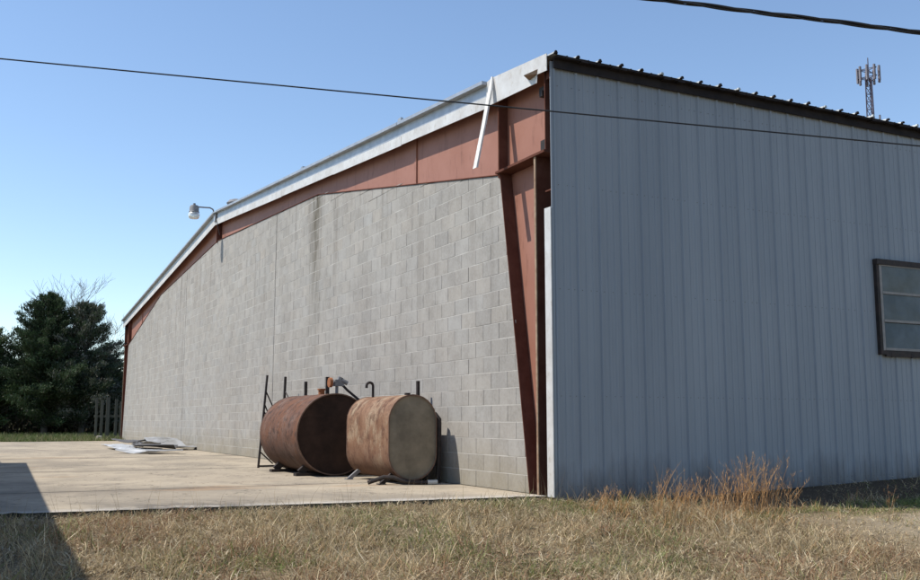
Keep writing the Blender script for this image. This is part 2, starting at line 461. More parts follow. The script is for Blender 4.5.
for z in (.06, 1.05, 2.25, 3.45, 4.62):
    x = .03
    while x < XE:
        for dx in (.072, .19, .27):
            if random.random() < .8 and not (HOLE[0]-.05 < x+dx < HOLE[1]+.05 and HOLE[2] < z < HOLE[3]):
                mb.box((x+dx-.0035, -.005, z-.0035), (x+dx+.0035, .0, z+.0035), 1)
        x += .305
sw = mb.build('side_wall', [SHEET, SCREW], B)
g = MB(); g.box((.0, -.012, -.15), (.03, -.002, 4.9))
g.build('corner_edge', SHEET, B)
# pale remnant of the corner trim
g = MB(); g.box((-.02, -.014, ZB), (-.008, .115, 3.18))
o = g.build('corner_trim', TRIM, B); o['label'] = 'pale upright remnant of the corner trim'
# dark band painted as the shade under the eave, and the far walls
g = MB(); g.box((.03, -.045, 4.815), (XE, -.029, 4.93)); g.build('eave_shade_band', EAVEDARK, B)
g = MB(); g.box((.3, Wd-.02, ZB), (XE, Wd, 4.9)); g.build('rear_wall', SHEET, B)
g = MB(); g.prism_x([(0.02, ZB), (Wd-.03, ZB), (Wd-.03, 4.9), (MID, 6.3), (0.02, 4.9)], XE, XE+.02); g.build('end_wall', SHEET, B)
g = MB(); g.box((.06, Wd-.05, ZB), (.3, Wd-.02, 4.9)); g.build('corner_sheet', EAVEDARK, B)

# ribbed roof
def roof():
    p = .305; P = []
    k = 0
    while .0 + k*p < XE+.1:
        a = .0 + k*p
        P += [(a, 0), (a+.016, .026), (a+.040, .026), (a+.056, 0), (a+.17, .0), (a+.178, .006), (a+.19, .006), (a+.198, 0)]; k += 1
    P = [(x-.03, z) for x, z in P]
    mb = MB()
    for s in (0, 1):
        y0, y1 = (-.13, MID) if s == 0 else (MID, Wd+.13)
        zf = lambda y: 4.955 + ((y) if s == 0 else Wd-y)/12
        for (xa, za), (xb, zb) in zip(P, P[1:]):
            jit = random.uniform(-.006, .006) if s == 0 else 0
            mb.face([(xa, y0+jit, za+zf(y0)), (xb, y0+jit, zb+zf(y0)), (xb, y1, zb+zf(y1)), (xa, y1, za+zf(y1))])
            mb.face([(xa, y0+jit, zf(y0)-.006), (xb, y0+jit, zf(y0)-.006), (xb, y1, zf(y1)-.006), (xa, y1, zf(y1)-.006)])
            mb.face([(xa, y0+jit, zf(y0)-.006), (xb, y0+jit, zf(y0)-.006), (xb, y0+jit, za*.98+zf(y0)), (xa, y0+jit, za*.98+zf(y0))], 1)
    # crushed rib ends
    for k in range(int(XE/.305)):
        a = -.03 + k*.305
        h = random.uniform(-.014, -.002)
        mb.prism_y([(a+.004, 4.948), (a+.018+random.uniform(-.003,.003), 4.984+h), (a+.040+random.uniform(-.003,.003), 4.983+h*.8), (a+.053, 4.948)], -.150-random.uniform(0,.02), -.136, *((0, 0) if random.random() < .3 else (1, 1)))
    # foam closures / ragged strip coloured dark for the shaded underside
    for k in range(int(XE/.11)):
        a = .03+k*.11
        mb.box((a, -.128, 4.925-random.uniform(0, .018)), (a+.105, -.05, 4.936), 1)
    o = mb.build('roof', [ROOFM, EAVEDARK], B)
    g = MB()
    for s in (-1, 1):
        g.prism_x([(MID, roofz(MID)+.045), (MID+s*.25, roofz(MID)+.02), (MID+s*.25, roofz(MID)+.028), (MID, roofz(MID)+.053)], -.03, XE)
    g.build('ridge_cap', GALV, o, origin=B.location)
    v = MB()
    c = (.55, 17.0, roofz(17.0))
    v.lathe([(.13, -.02), (.12, .33), (.24, .35), (.26, .38), (.19, .46), (.06, .50), (0, .505)], 20, c)
    v.build('roof_vent', GREYSTEEL, o, smooth=True, origin=B.location)
roof()

# rake trim: white board, shaded upper tray, rolled top edge
def strip(name, mat, ylist, bot, top, x0, x1, mir=False, smooth=False):
    f = (lambda y: Wd-y) if mir else (lambda y: y)
    mb = MB()
    for a, b in zip(ylist, ylist[1:]):
        mb.prism_x([(f(a), bot(a)), (f(b), bot(b)), (f(b), top(b)), (f(a), top(a))], x0, x1)
    return mb.build(name, mat, B)
ys = [1.42, 4.2, 7.3, 10.6, 13.7, MID]
jr = {y: random.uniform(-.01, .01) for y in ys}
segs = list(zip(ys, ys[1:]))
for i, (a, b) in enumerate(segs):
    dz = random.uniform(-.008, .008)
    e = .004*(i % 2)
    strip('rake_board', TRIM, [a, b+.02], lambda y: roofz(y)-.32+dz, lambda y: roofz(y)-.165+dz, -.036-e, -.028-e)
strip('rake_tray', GALV, [1.42, MID], lambda y: roofz(y)-.18, lambda y: roofz(y)+.0, -.026, -.018)
for a, b in segs:
    strip('rake_roll', GALV, [a+.01, b-.006], lambda y: roofz(y)-.012, lambda y: roofz(y)+.035, -.115, -.012)
ym = [.0, 1.5, 5.5, 9.5, 13.5, MID]
for i, (a, b) in enumerate(zip(ym, ym[1:])):
    e = .004*(i % 2)
    strip('rake_board', TRIM, [a, b+.02 if b < MID else b-.002], lambda y: roofz(y)-.32, lambda y: roofz(y)-.165, -.036-e, -.028-e, True)
strip('rake_tray', GALV, [0, MID-.002], lambda y: roofz(y)-.18, lambda y: roofz(y), -.026, -.018, True)
strip('rake_roll', GALV, [0, MID-.002], lambda y: roofz(y)-.012, lambda y: roofz(y)+.035, -.115, -.012, True)
# near end: plain flat board with a torn lower corner
g = MB()
g.prism_x([(-.01, 4.78), (.20, 4.80), (.21, 4.70), (1.44, 4.775), (1.44, 5.10), (1.30, 5.115), (0.6, 5.045), (-.01, 4.985)], -.045, -.037)
g.build('rake_board', TRIM, B)
g = MB()
g.v += [(-.045, .18, 4.86), (-.045, .42, 4.815), (-.17, .30, 4.80), (-.05, .2, 4.80), (-.055, .36, 4.78)]
g.f += [(0, 1, 2), (0, 2, 3), (2, 4, 3), (1, 4, 2)]; g.m += [0]*4
o = g.build('torn_flap', TAN, B); o['label'] = 'torn bent flap at the broken end of the rake board'
# loose strip hanging from the trim
g = MB()
L = [(-.06, 1.27, 5.12, .03), (-.10, 1.245, 4.95, .085), (-.15, 1.22, 4.77, .09), (-.24, 1.17, 4.43, .09), (-.42, 1.06, 3.83, .09)]
for (xa, ya, za, wa), (xb, yb, zb, wb) in zip(L, L[1:]):
    g.face([(xa, ya-wa/2, za), (xa, ya+wa/2, za), (xb, yb+wb/2, zb), (xb, yb-wb/2, zb)])
    g.face([(xa+.004, ya-wa/2, za), (xb+.004, yb-wb/2, zb), (xb+.004, yb+wb/2, zb), (xa+.004, ya+wa/2, za)])
    g.face([(xa, ya-wa/2, za), (xb, yb-wb/2, zb), (xb+.025, yb-wb/2, zb), (xa+.02, ya-wa/2, za)])
o = g.build('hanging_strip', SLIP, B); o['label'] = 'loose white strip of trim hanging down from the rake'
# small bent tabs on the top edge
g = MB(); g.box((-.09, 4.1, roofz(4.1)+.03), (-.05, 4.22, roofz(4.1)+.10)); g.build('bent_tab', GALV, B); g = MB(); g.box((-.09, 9.0, roofz(9.0)+.02), (-.03, 9.12, roofz(9)+.09)); g.build('bent_tab', GALV, B)

# awning window
m = NT('window_glass', .15, 0, .3)
m.b.inputs['Transmission Weight'].default_value = 0
m.bump(m.noise(3, 3), .15, .02)
GLASS = m.out(m.mix(m.ramp(m.noise(2.5, 5, .6), [(.4, 0.), (.65, 1.)]), (.014, .022, .036), (.05, .065, .09)))
FR = simple('window_frame_grey', (.20, .19, .18), (.28, .26, .24), 14, .6)
x0, x1, z0, z1 = HOLE
g = MB()
g.box((x0-.045, -.055, z0-.02), (x0+.004, .03, z1+.0)); g.box((x1-.004, -.055, z0-.02), (x1+.045, .03, z1))
g.box((x0-.05, -.075, z1), (x1+.05, .03, z1+.075)); g.box((x0-.045, -.06, z0-.075), (x1+.045, .03, z0-.02))
W = g.build('window', BLKSTEEL, B)
g = MB(); n = 3; h = (z1-z0)/n
g.box((x0+.004, -.058, z0-.018), (x0+.05, -.02, z1-.002)); g.box((x1-.05, -.058, z0-.018), (x1-.004, -.02, z1-.002))
for i in range(n+1):
    zz = z0 + i*h; g.box((x0+.051, -.062, max(zz-.017, z0-.018)), (x1-.051, -.024, min(zz+.017, z1-.002)))
g.build('frame', FR, W, origin=B.location)
for i in range(n):
    g = MB(); zz = z0+i*h
    g.face([(x0+.05, -.034, zz+.01), (x1-.05, -.034, zz+.01), (x1-.05, -.026-.012*i, zz+h-.01), (x0+.05, -.026-.012*i, zz+h-.01)])
    g.build('pane', GLASS, W, origin=B.location)
g = MB()
for k in range(5): g.box((x0+.15+k*.4, -.064, z0-.11), (x0+.17+k*.4, -.045, z0-.05))
g.box((x0+.05, -.061, z0-.10), (x1-.05, -.03, z0-.076)); g.build('sill', BLKSTEEL, W, origin=B.location)

# ------------------------------------------------------------------ slab and ground
def h_noise(x, y):
    return .022*np.sin(x*1.7+.4)*np.cos(y*2.1+1) + .014*np.sin(x*4.3+y*1.1) + .008*np.sin(y*7.1-x*3.3)
def ground_z(x, y):
    x = np.asarray(x, float); y = np.asarray(y, float)
    z = np.where(y > -.2, -.11, -.11 - .081*(-.2-y))
    z = np.maximum(z, -.80)
    z = z + .14*np.clip((x-2.0)/4.3, 0, 1)*np.clip((y+1.7)/1.3, 0, 1)*np.clip((20-y)/5, 0, 1)
    fade = np.clip((-y-.3)/.8, 0, 1)*np.clip((30-np.abs(x))/10, 0, 1)*np.clip((30+y)/10, 0, 1)
    z = z + h_noise(x, y)*fade
    z = z + .10*np.clip((y-32)/8, 0, 1) + .4*np.clip((y-50)/60, 0, 1)
    return z
def grid(xs, ys, name, mat):
    Xg, Yg = np.meshgrid(xs, ys); Zg = ground_z(Xg, Yg)
    V = np.stack([Xg.ravel(), Yg.ravel(), Zg.ravel()], 1); nx = len(xs)
    I = np.arange((len(ys)-1)*len(xs)).reshape(len(ys)-1, nx)[:, :-1].ravel()
    Q = np.stack([I, I+1, I+nx+1, I+nx], 1)
    o = npmesh(name, V, Q, None, mat)
    o.data.polygons.foreach_set('use_smooth', [True]*len(Q)); return o
xs = np.concatenate([[-2500, -900, -300, -120, -60, -30], np.arange(-14, 14, .18), [20, 30, 60, 120, 300, 900, 2500]])
ys = np.concatenate([[-2500, -900, -300, -100, -50, -25], np.arange(-12, 1, .18), [2, 5, 10, 20, 30, 32, 35, 40, 45, 50, 70, 110, 300, 900, 2500]])
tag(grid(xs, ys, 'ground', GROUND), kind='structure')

m_ = MB()
def fe(x): return .235 - .083*(x-.05) if x > -6 else .75
cols = [.045, -9.2, -14]; rows = [None, 3.3, 8.1, 14.0, 20.0, 26.0, 32.0]
for i in range(2):
    xa, xb = cols[i]-.006, cols[i+1]+.006
    for k in range(6):
        if k == 0:
            # ragged front edge
            n = 110; fr = [(xa+(xb-xa)*t/n, fe(xa+(xb-xa)*t/n) + random.uniform(-.02, .02) + (random.uniform(.04, .10) if random.random() < .12 else 0)) for t in range(n+1)]
            P = fr + [(xb, rows[1]-.018), (xa, rows[1]-.018)]
        else:
            P = [(xa, rows[k]+.018), (xb, rows[k]+.018), (xb, rows[k+1]-.018), (xa, rows[k+1]-.018)]
        n = len(P); b = len(m_.v)
        m_.v += [(x, y, ZB) for x, y in P] + [(x, y, ZB-.11) for x, y in P]
        m_.f.append(tuple(b+n-1-t for t in range(n))); m_.m.append(0)
        for t in range(n):
            u = (t+1) % n; m_.f.append((b+t, b+u, b+n+u, b+n+t)); m_.m.append(1)  # slab sides share the joint colour to paint the edge's shade
m_.box((-13.9, 1.6, -.12), (.04, 31.9, -.064), 1)
tag(m_.build('pavement', [SLAB, JOINTSHADE]), kind='structure')

# ------------------------------------------------------------------ tanks
def obround(xc, zb, w, h, n=14):
    r = w/2; P = []
    for k in range(n+1):
        a = math.pi*k/n; P.append((xc+r*math.cos(a), zb+h-r+r*math.sin(a)))
    for k in range(n+1):
        a = math.pi+math.pi*k/n; P.append((xc+r*math.cos(a), zb+r+r*math.sin(a)))
    return P
def loft(mb, rings, m=0):
    b = len(mb.v); n = len(rings[0])
    for rg in rings: mb.v += rg
    for i in range(len(rings)-1):
        for k in range(n):
            k2 = (k+1) % n
            mb.f.append((b+i*n+k, b+i*n+k2, b+(i+1)*n+k2, b+(i+1)*n+k)); mb.m.append(m)
    return b
def sect(P, c, y, s):
    return [(c[0]+(x-c[0])*s, y, c[1]+(z-c[1])*s) for x, z in P]
def cap_rings(P, c, y, d, spec):
    return [sect(P, c, y+d*dy, s) for s, dy in spec]

T2 = empty('obround_oil_tank', (-.45, 3.58, ZB), 'smaller orange rusted upright oval tank with a mottled grey end, nearer the building corner', 'fuel tank')
P = obround(-.45, .0, .69, 1.12); c = (-.45, .56)
mb = MB()
ya, yb = 2.80, 4.36
rings = [sect(P, c, ya, .985), sect(P, c, ya+.012, 1.0)] + [sect(P, c, y, 1.0) for y in np.linspace(ya+.02, yb-.02, 12)] + [sect(P, c, yb-.012, 1), sect(P, c, yb, .985)]
loft(mb, rings); mb.build('shell', RUST2, T2, smooth=True)
mb = MB()
for y, d in ((ya+.004, 1), (yb-.004, -1)):
    rings = [sect(P, c, y, .986), sect(P, c, y+.012*d, .975), sect(P, c, y+.014*d, .93), sect(P, c, y+.004*d, .80), sect(P, c, y-.006*d, .5), sect(P, c, y-.008*d, .02)]
    mb = MB(); loft(mb, rings); mb.f.append(tuple(range(len(mb.v)-len(P), len(mb.v)))); mb.m.append(0); mb.build('end_plate', GREYEND, T2, smooth=True)
for y, w_ in ((2.80, .014), (4.346, .014)):
    g = MB(); loft(g, [sect(P, c, y-.003, .97), sect(P, c, y-.003, 1.008), sect(P, c, y+w_, 1.008), sect(P, c, y+w_, .99)]); g.build('rim', RUSTRIM, T2)
# gooseneck vent, stub post, stand pipe behind, feet
g = MB(); g.tube([(-.52, 4.05, 1.10), (-.52, 4.05, 1.27)] + [(-.52-.05+.05*math.cos(a), 4.05, 1.27+.05*math.sin(a)) for a in np.linspace(.3, 3.14, 7)] + [(-.62, 4.05, 1.24)], .02, 8)
g.build('vent_pipe', BLKSTEEL, T2, smooth=True)
g = MB(); g.tube([(-.40, 3.1, 1.10), (-.40, 3.1, 1.15)], .04, 10); g.build('filler_cap', BLKSTEEL, T2, smooth=True)
g = MB(); g.tube([(-.16, 3.02, .60), (-.09, 2.96, .80), (-.055, 2.92, .86), (-.03, 2.88, .80), (-.03, 2.88, .4), (-.035, 2.9, -.04)], .034, 8)
g.build('stand_pipe', BLKSTEEL, T2, smooth=True)
for y in (2.98, 4.18):
    for sx in (-1, 1):
        g = MB(); xx = -.45+sx*.20
        g.bar((xx, y, .09), (xx+sx*.17, y, ZB+.005), .05, .05); g.box((xx+sx*.17-.05, y-.05, ZB), (xx+sx*.17+.05, y+.05, ZB+.012))
        g.build('leg', GREYSTEEL if sx < 0 and y > 4 else BLKSTEEL, T2)
g = MB(); g.tube([(-1.02, 2.95, ZB+.03), (-.82, 2.88, .05), (-.72, 2.80, .045), (-.60, 2.74, -.0), (-.45, 2.70, ZB+.03), (-.28, 2.66, ZB+.028)], .028, 8, 0)
dp = g.build('drain_pipe', BLKSTEEL, T2, smooth=True)
g = MB(); g.tube([(-.30, 2.663, ZB+.03), (-.17, 2.64, ZB+.03)], .031, 8); g.build('pipe_end', PALEPIPE, dp, smooth=True, origin=T2.location)

T2.location += Vector((-.05, -.14, 0))
T1 = empty('round_fuel_tank', (-.78, 5.86, ZB), 'larger plum-brown rusted cylindrical tank with a black end, lying farther from the corner', 'fuel tank')
P = [( -.78+.61*math.cos(a), .575+.61*math.sin(a)) for a in np.linspace(0, 2*math.pi, 49)[:-1]]; c = (-.78, .575)
ya, yb = 4.87, 6.86
mb = MB()
rings = [sect(P, c, ya, .99), sect(P, c, ya+.01, 1.0)] + [sect(P, c, y, 1.0) for y in np.linspace(ya+.02, yb-.02, 10)] + [sect(P, c, yb, .99)]
loft(mb, rings); mb.build('shell', RUST1, T1, smooth=True)
mb = MB()
for y, d in ((ya+.004, 1), (yb-.004, -1)):
    mb = MB(); loft(mb, [sect(P, c, y, .991), sect(P, c, y+.018*d, .982), sect(P, c, y+.02*d, .95), sect(P, c, y+.012*d, .7), sect(P, c, y+.01*d, .02)]); mb.f.append(tuple(range(len(mb.v)-len(P), len(mb.v)))); mb.m.append(0)
    mb.build('end_plate', BLACKEND, T1, smooth=True)
for y, w_ in ((4.867, .014), (6.85, .014)):
    g = MB(); loft(g, [sect(P, c, y-.003, .975), sect(P, c, y-.003, 1.006), sect(P, c, y+w_, 1.006), sect(P, c, y+w_, .99)]); g.build('rim', RUSTRIM, T1)
for y in (5.53, 6.2):
    g = MB(); loft(g, [sect(P, c, y-.008, .998), sect(P, c, y-.003, 1.005), sect(P, c, y+.003, 1.005), sect(P, c, y+.008, .998)]); g.build('weld_seam', RUST1, T1)
for y in (5.2, 6.5):
    g = MB(); g.box((-1.30, y-.07, ZB), (-.20, y+.07, ZB+.045)); g.bar((-1.22, y, ZB+.045), (-1.08, y, .12), .08, .1); g.bar((-.34, y, ZB+.045), (-.48, y, .12), .08, .1)
    g.build('cradle', BLKSTEEL, T1)
g = MB(); g.tube([(-.80, 5.5, 1.17), (-.80, 5.5, 1.26)], .05, 10); g.tube([(-.80, 5.5, 1.25), (-.80, 5.5, 1.275)], .065, 12); g.build('filler_cap', RUSTY, T1, smooth=True)
# hand pump with rusty disc
g = MB(); g.tube([(-.72, 5.02, 1.15), (-.72, 5.02, 1.33)], .025, 8); g.box((-.76, 4.98, 1.30), (-.62, 5.10, 1.40)); g.tube([(-.69, 5.03, 1.36), (-.66, 5.02, 1.44)], .045, 8); g.tube([(-.65, 5.0, 1.39), (-.56, 4.98, 1.345)], .035, 8)
pm = g.build('hand_pump', GREYSTEEL, T1, smooth=True)
g = MB(); g.tube([(-.80, 5.03, 1.355), (-.845, 5.03, 1.355)], .075, 16); g.build('disc', RUSTY, pm, smooth=True, origin=T1.location)
g = MB(); g.tube([(-.64, 5.02, 1.33), (-.56, 4.99, 1.24), (-.40, 4.93, 1.10), (-.30, 4.85, .93)], .02, 8); g.build('hose', BLKSTEEL, pm, smooth=True, origin=T1.location)

# black steel rack between the tanks and the wall
RK = empty('steel_rack', (-.9, 7.9, ZB), 'black angle-iron rack with upright posts leaning behind the larger tank', 'rack')
g = MB(); g.bar((-1.12, 7.9, ZB), (-1.00, 7.9, 1.58), .045, .03); g.bar((-1.12, 7.9, ZB+.03), (-.72, 7.9, ZB+.03), .04, .03)
g.bar((-1.085, 7.9, .22), (-.86, 7.9, .02), .03, .02) ; g.build('end_frame', BLKSTEEL, RK)
g = MB(); g.tube([(-1.01, 7.9, 1.28), (-.90, 7.9, 1.05), (-.74, 7.9, .86)], .012, 6); g.tube([(-1.05, 7.9, .95), (-.92, 7.9, .72)], .014, 6); g.bar((-1.03, 7.9, 1.05), (-.90, 7.9, .76), .022, .02)
g.build('brace', BLKSTEEL, RK)
for (x, y, zt, lean) in ((-.2, 9.45, 1.63, .04), (-.2, 8.15, 1.49, .0), (-.2, 6.95, 1.53, .0)):
    g = MB(); g.bar((x-lean, y, ZB), (x, y, zt), .05 if y > 7 else .06, .04); g.build('post', BLKSTEEL, RK)
g = MB(); g.tube([(-.2, 9.45, 1.35), (-.2, 9.1, 1.15), (-.2, 8.8, .95)], .012, 6); g.bar((-.22, 6.97, .1), (-.22, 9.43, .1), .03, .03); g.bar((-.25, 7.9, .06), (-.8, 7.9, ZB+.03), .03, .03)
g.build('rail', BLKSTEEL, RK)
g = MB(); g.bar((-.12, 3.32, ZB), (-.13, 3.32, 1.33), .045, .04)
PO = empty('steel_post', (-.12, 3.32, ZB), 'single thin black post standing between the smaller tank and the block wall', 'post')
g.build('post', BLKSTEEL, PO)
g = MB(); g.box((-.20, 3.24, ZB), (-.04, 3.40, ZB+.012)); g.build('foot_plate', BLKSTEEL, PO)

# ------------------------------------------------------------------ yard lamp on the gable
LX, LY, LZ = -.66, 16.6, 6.28
LP = empty('yard_lamp', (0, 16.85, 6.28), 'dusk to dawn yard lamp on a curved arm at the gable peak', 'lamp')
g = MB(); g.tube([(-.05, 16.80, 6.20), (-.08, 16.79, 6.34), (-.13, 16.76, 6.44), (-.22, 16.72, 6.47), (-.40, 16.66, 6.45), (-.56, 16.62, 6.44)], .02, 8); g.build('arm', GREYSTEEL, LP, smooth=True)
g = MB(); g.box((-.075, 16.72, 6.12), (-.045, 16.88, 6.34)); g.build('bracket', GALV, LP)
g = MB(); g.lathe([(0, .24), (.035, .24), (.035, .19), (.10, .18), (.125, .12), (.125, .03), (.14, 0), (.13, -.01)], 18, (LX, LY, LZ)); g.build('housing', GREYSTEEL, LP, smooth=True)
m = NT('lamp_lens', .25, 0, .5); m.b.inputs['Transmission Weight'].default_value = .5; m.b.inputs['IOR'].default_value = 1.3
LENS = m.out((.85, .85, .82))
g = MB(); g.lathe([(.128, -.012), (.15, -.05), (.145, -.13), (.12, -.17), (0, -.175)], 18, (LX, LY, LZ)); g.build('lens', LENS, LP, smooth=True)
g = MB(); g.tube([(-.05, 16.72, 6.18), (-.035, 16.60, 6.02), (.02, 16.5, 5.7)], .01, 6); g.build('cable', BLKSTEEL, LP)

# ------------------------------------------------------------------ scrap sheets
def scrap(idx, cx, cy, L, Wi, rz, z0, lift, mat, label):
    n = 26; k = 6; V = []; F = []
    M = Matrix.Translation((cx, cy, ZB)) @ Matrix.Rotation(rz, 4, 'Z') @ Matrix.Diagonal((.68, .8, 1, 1))
    rr = random.Random(idx)
    a1, a2 = rr.uniform(0, 6), rr.uniform(0, 6)
    for s in (0, .008):
        for i in range(n+1):
            for q in range(k+1):
                u = (q/k-.5)*L; w = (i/n-.5)*Wi
                z = z0 + lift(u/L, w/Wi) + .016*abs(math.sin(i*math.pi/3.25)) + .035*math.sin(u*2.6+a1)*math.sin(w*5+a2) + .035
                V.append(tuple(M @ Vector((w, u, z+s)) - Vector((cx, cy, ZB))))
    st = (n+1)*(k+1)
    for s in (0, 1):
        for i in range(n):
            for q in range(k):
                b = s*st + i*(k+1)+q; F.append((b, b+1, b+k+2, b+k+1))
    for i in range(n):
        for q in (0, k):
            b = i*(k+1)+q; F.append((b, b+k+1, b+st+k+1, b+st))
    for q in range(k):
        for i in (0, n):
            b = i*(k+1)+q; F.append((b, b+1, b+st+1, b+st))
    me = bpy.data.meshes.new('scrap_sheet'); me.from_pydata(V, [], F); me.materials.append(mat)
    o = bpy.data.objects.new('scrap_sheet', me); C.objects.link(o); o.location = (cx, cy, ZB)
    tag(o, label, 'metal sheet', 'discarded metal sheets on the slab')
SC = [
 (-1.35, 23.4, 3.2, .8, .12, .0, lambda u, w: 0, SHEETW, 'long pale scrap sheet at the far end of the pile by the wall'),
 (-1.75, 19.6, 4.6, .8, .02, .02, lambda u, w: .10*max(0, u), SHEETW, 'white scrap sheet forming the long left flank of the pile'),
 (-1.15, 19.8, 3.4, .9, -.2, .08, lambda u, w: .14*abs(w), SHEETD, 'dark scrap sheet sandwiched in the middle of the pile'),
 (-1.25, 18.4, 2.2, .7, -.5, .13, lambda u, w: .16*max(0, w), SHEETW, 'buckled white scrap sheet on top of the middle of the pile'),
 (-1.75, 16.6, 1.5, .8, .7, .0, lambda u, w: .08*abs(u), SHEETW, 'short white scrap sheet at the near left foot of the pile'),
 (-1.35, 16.9, 1.3, .6, 1.1, .09, lambda u, w: .14*abs(w), SHEETD, 'small dark crumpled scrap sheet near the front of the pile'),
 (-1.3, 15.9, 1.1, .45, 1.35, .01, lambda u, w: .06*abs(u), SHEETW, 'narrow white scrap strip lying nearest the camera'),
 (-.55, 19.3, 1.2, 2.4, -1.4, .05, lambda u, w: .45*max(0, -w+.0), SHEETW, 'white scrap sheet with its edge curled up against the wall'),
 (-1.15, 21.8, 2.0, .7, .5, .14, lambda u, w: .10*abs(u), SHEETD, 'dark scrap sheet across the far half of the pile'),
]
for i, a in enumerate(SC): scrap(i, *a)

# ------------------------------------------------------------------ board fence at the far corner
FN = empty('board_fence', (-.25, 36, -.15), 'short stretch of grey upright boards beyond the far corner of the warehouse', 'fence')
for x, w, h in ((-.66, .10, 1.75), (-.44, .12, 1.66), (-.19, .15, 1.78), (.16, .12, 1.70), (.35, .09, 1.6), (.58, .13, 1.75)):
    g = MB(); g.box((x-w/2, 35.98, -.2), (x+w/2, 36.02, h)); g.build('board', WOOD, FN)
for z in (.9,):
    g = MB(); g.box((-.75, 36.022, z), (.7, 36.06, z+.09)); g.build('rail', WOOD, FN)
g = MB(); g.box((-.15, -.12, 0), (.15, .12, .16)); g.box((-.10, -.09, .16), (.12, .08, .24))
o = g.build('stone', simple('pale_stone', (.5, .42, .36), (.62, .55, .5), 9), None, bevel=.05); o.location = (-.60, 35.2, -.13)
tag(o, 'pale pinkish stone lying on the grass at the foot of the boards', 'stone')

# ------------------------------------------------------------------ wires and tower
def cat(p, q, sag, n=60):
    p, q = Vector(p), Vector(q)
    return [p.lerp(q, t/n) - Vector((0, 0, sag*4*(t/n)*(1-t/n))) for t in range(n+1)]
p0, p1 = Vector((-5.69, -.48, 3.78)), Vector((1.16, -3.87, 3.06))
d = p1-p0
g = MB(); g.tube(cat(p0-d*.9, p1+d*1.2, .02), .0062, 6)
tag(g.build('overhead_wire', WIRE, smooth=True), 'single thin wire crossing the sky and passing in front of the warehouse corner', 'wire')
p0, p1 = Vector((-2.07, -4.53, 3.40)), Vector((-.61, -5.25, 3.20))
d = p1-p0; a, b = p0-d*1.5, p1+d*3
base = cat(a, b, .02, 300)
ax = (b-a).normalized(); n1 = ax.orthogonal().normalized(); n2 = ax.cross(n1)
g = MB()
for ph, r in ((0, .0085), (2.1, .0075), (4.2, .005)):
    g.tube([p + (n1*math.cos(i*.22+ph) + n2*math.sin(i*.22+ph))*.009 for i, p in enumerate(base)], r, 6)
tag(g.build('twisted_cable', WIRE, smooth=True), 'thick twisted black cable across the top right corner of the sky', 'cable')

TB = Vector((116.5, 90.6, -1))
TW = empty('cell_tower', TB, 'distant lattice cell tower with antennas showing above the warehouse roof', 'cell tower')
TOW = simple('tower_steel', (.07, .06, .08), (.11, .09, .12), 1, .6)
g = MB(); H = 54.5
def leg(k, z): 
    r = 1.15 - .65*z/H; a = k*2*math.pi/3+.4; return TB + Vector((r*math.cos(a), r*math.sin(a), z))
for k in range(3): g.bar(leg(k, 0), leg(k, H), .16)
for i in range(44):
    z = i*H/44; z2 = (i+1)*H/44
    for k in range(3):
        g.bar(leg(k, z), leg((k+1) % 3, z2), .07); g.bar(leg(k, z2), leg((k+1) % 3, z2), .07)
g.build('mast', TOW, TW)
g = MB()
for k in range(3):
    a, b_ = 2*math.pi*k/3+.4, 2*math.pi*(k+1)/3+.4
    for zz in (H+.1, H+1.4):
        g.bar(TB+Vector((1.65*math.cos(a), 1.65*math.sin(a), zz)), TB+Vector((1.65*math.cos(b_), 1.65*math.sin(b_), zz)), .09)
        g.bar(TB+Vector((0, 0, zz)), TB+Vector((1.65*math.cos(a), 1.65*math.sin(a), zz)), .09)
g.tube([TB+Vector((0, 0, H-.5)), TB+Vector((0, 0, H+3.4))], .08, 6); g.build('platform', TOW, TW)
ANT = simple('antenna_grey', (.16, .15, .17), (.24, .22, .24), 1, .6)
for k in range(9):
    a = 2*math.pi*k/9+.2; r = 1.6
    g = MB(); q = TB+Vector((r*math.cos(a), r*math.sin(a), 0)); g.box((q.x-.16, q.y-.12, q.z+H-.6), (q.x+.16, q.y+.12, q.z+H+1.8)); g.build('antenna', ANT, TW)
for k, (dx, dz) in enumerate(((-1.2, 46.5), (1.25, 47.3), (1.0, 44.6), (-1.0, 44.2))):
    g = MB(); q = TB+Vector((dx*.6, -dx*.8, dz)); g.box((q.x-.1, q.y-.1, q.z-1.2), (q.x+.1, q.y+.1, q.z+1.2)); g.bar(TB+Vector((0, 0, dz)), q, .08); g.build('antenna', ANT, TW)

# ------------------------------------------------------------------ shed out of frame on the left (its shade falls on the slab)
SH = empty('metal_shed', (-9.5, 4, -.1), 'plain grey metal shed standing left of the slab', 'shed')
def shx(y): return -7.03 + .034*y
g = MB()
A = [(shx(-3.6), -3.6), (shx(12.75), 12.75), (-12.5, 12.75), (-12.7, -3.6)]
zt = 2.76
b = len(g.v); g.v += [(x, y, -.8) for x, y in A] + [(x, y, zt-.03) for x, y in A]
for i in range(4): g.f.append((b+i, b+(i+1) % 4, b+4+(i+1) % 4, b+4+i)); g.m.append(0)
g.build('wall', SHEET, SH)
g = MB(); xm = -9.6
E0 = [(shx(-3.6)+.02, -3.7, zt), (shx(12.75)+.02, 12.77, zt), (xm, 12.77, zt+.9), (xm, -3.7, zt+.9)]
g.face(E0); g.face([(xm, -3.7, zt+.9), (xm, 12.77, zt+.9), (-12.6, 12.77, zt), (-12.8, -3.7, zt)])
g.face([(x, y, z-.03) for x, y, z in E0]); g.face([(shx(12.75)+.02, 12.76, zt-.03), (-12.6, 12.76, zt-.03), (xm, 12.76, zt+.9)]); g.face([(shx(-3.6)+.02, -3.65, zt-.03), (-12.7, -3.65, zt-.03), (xm, -3.65, zt+.9)])
g.build('roof', ROOFM, SH)
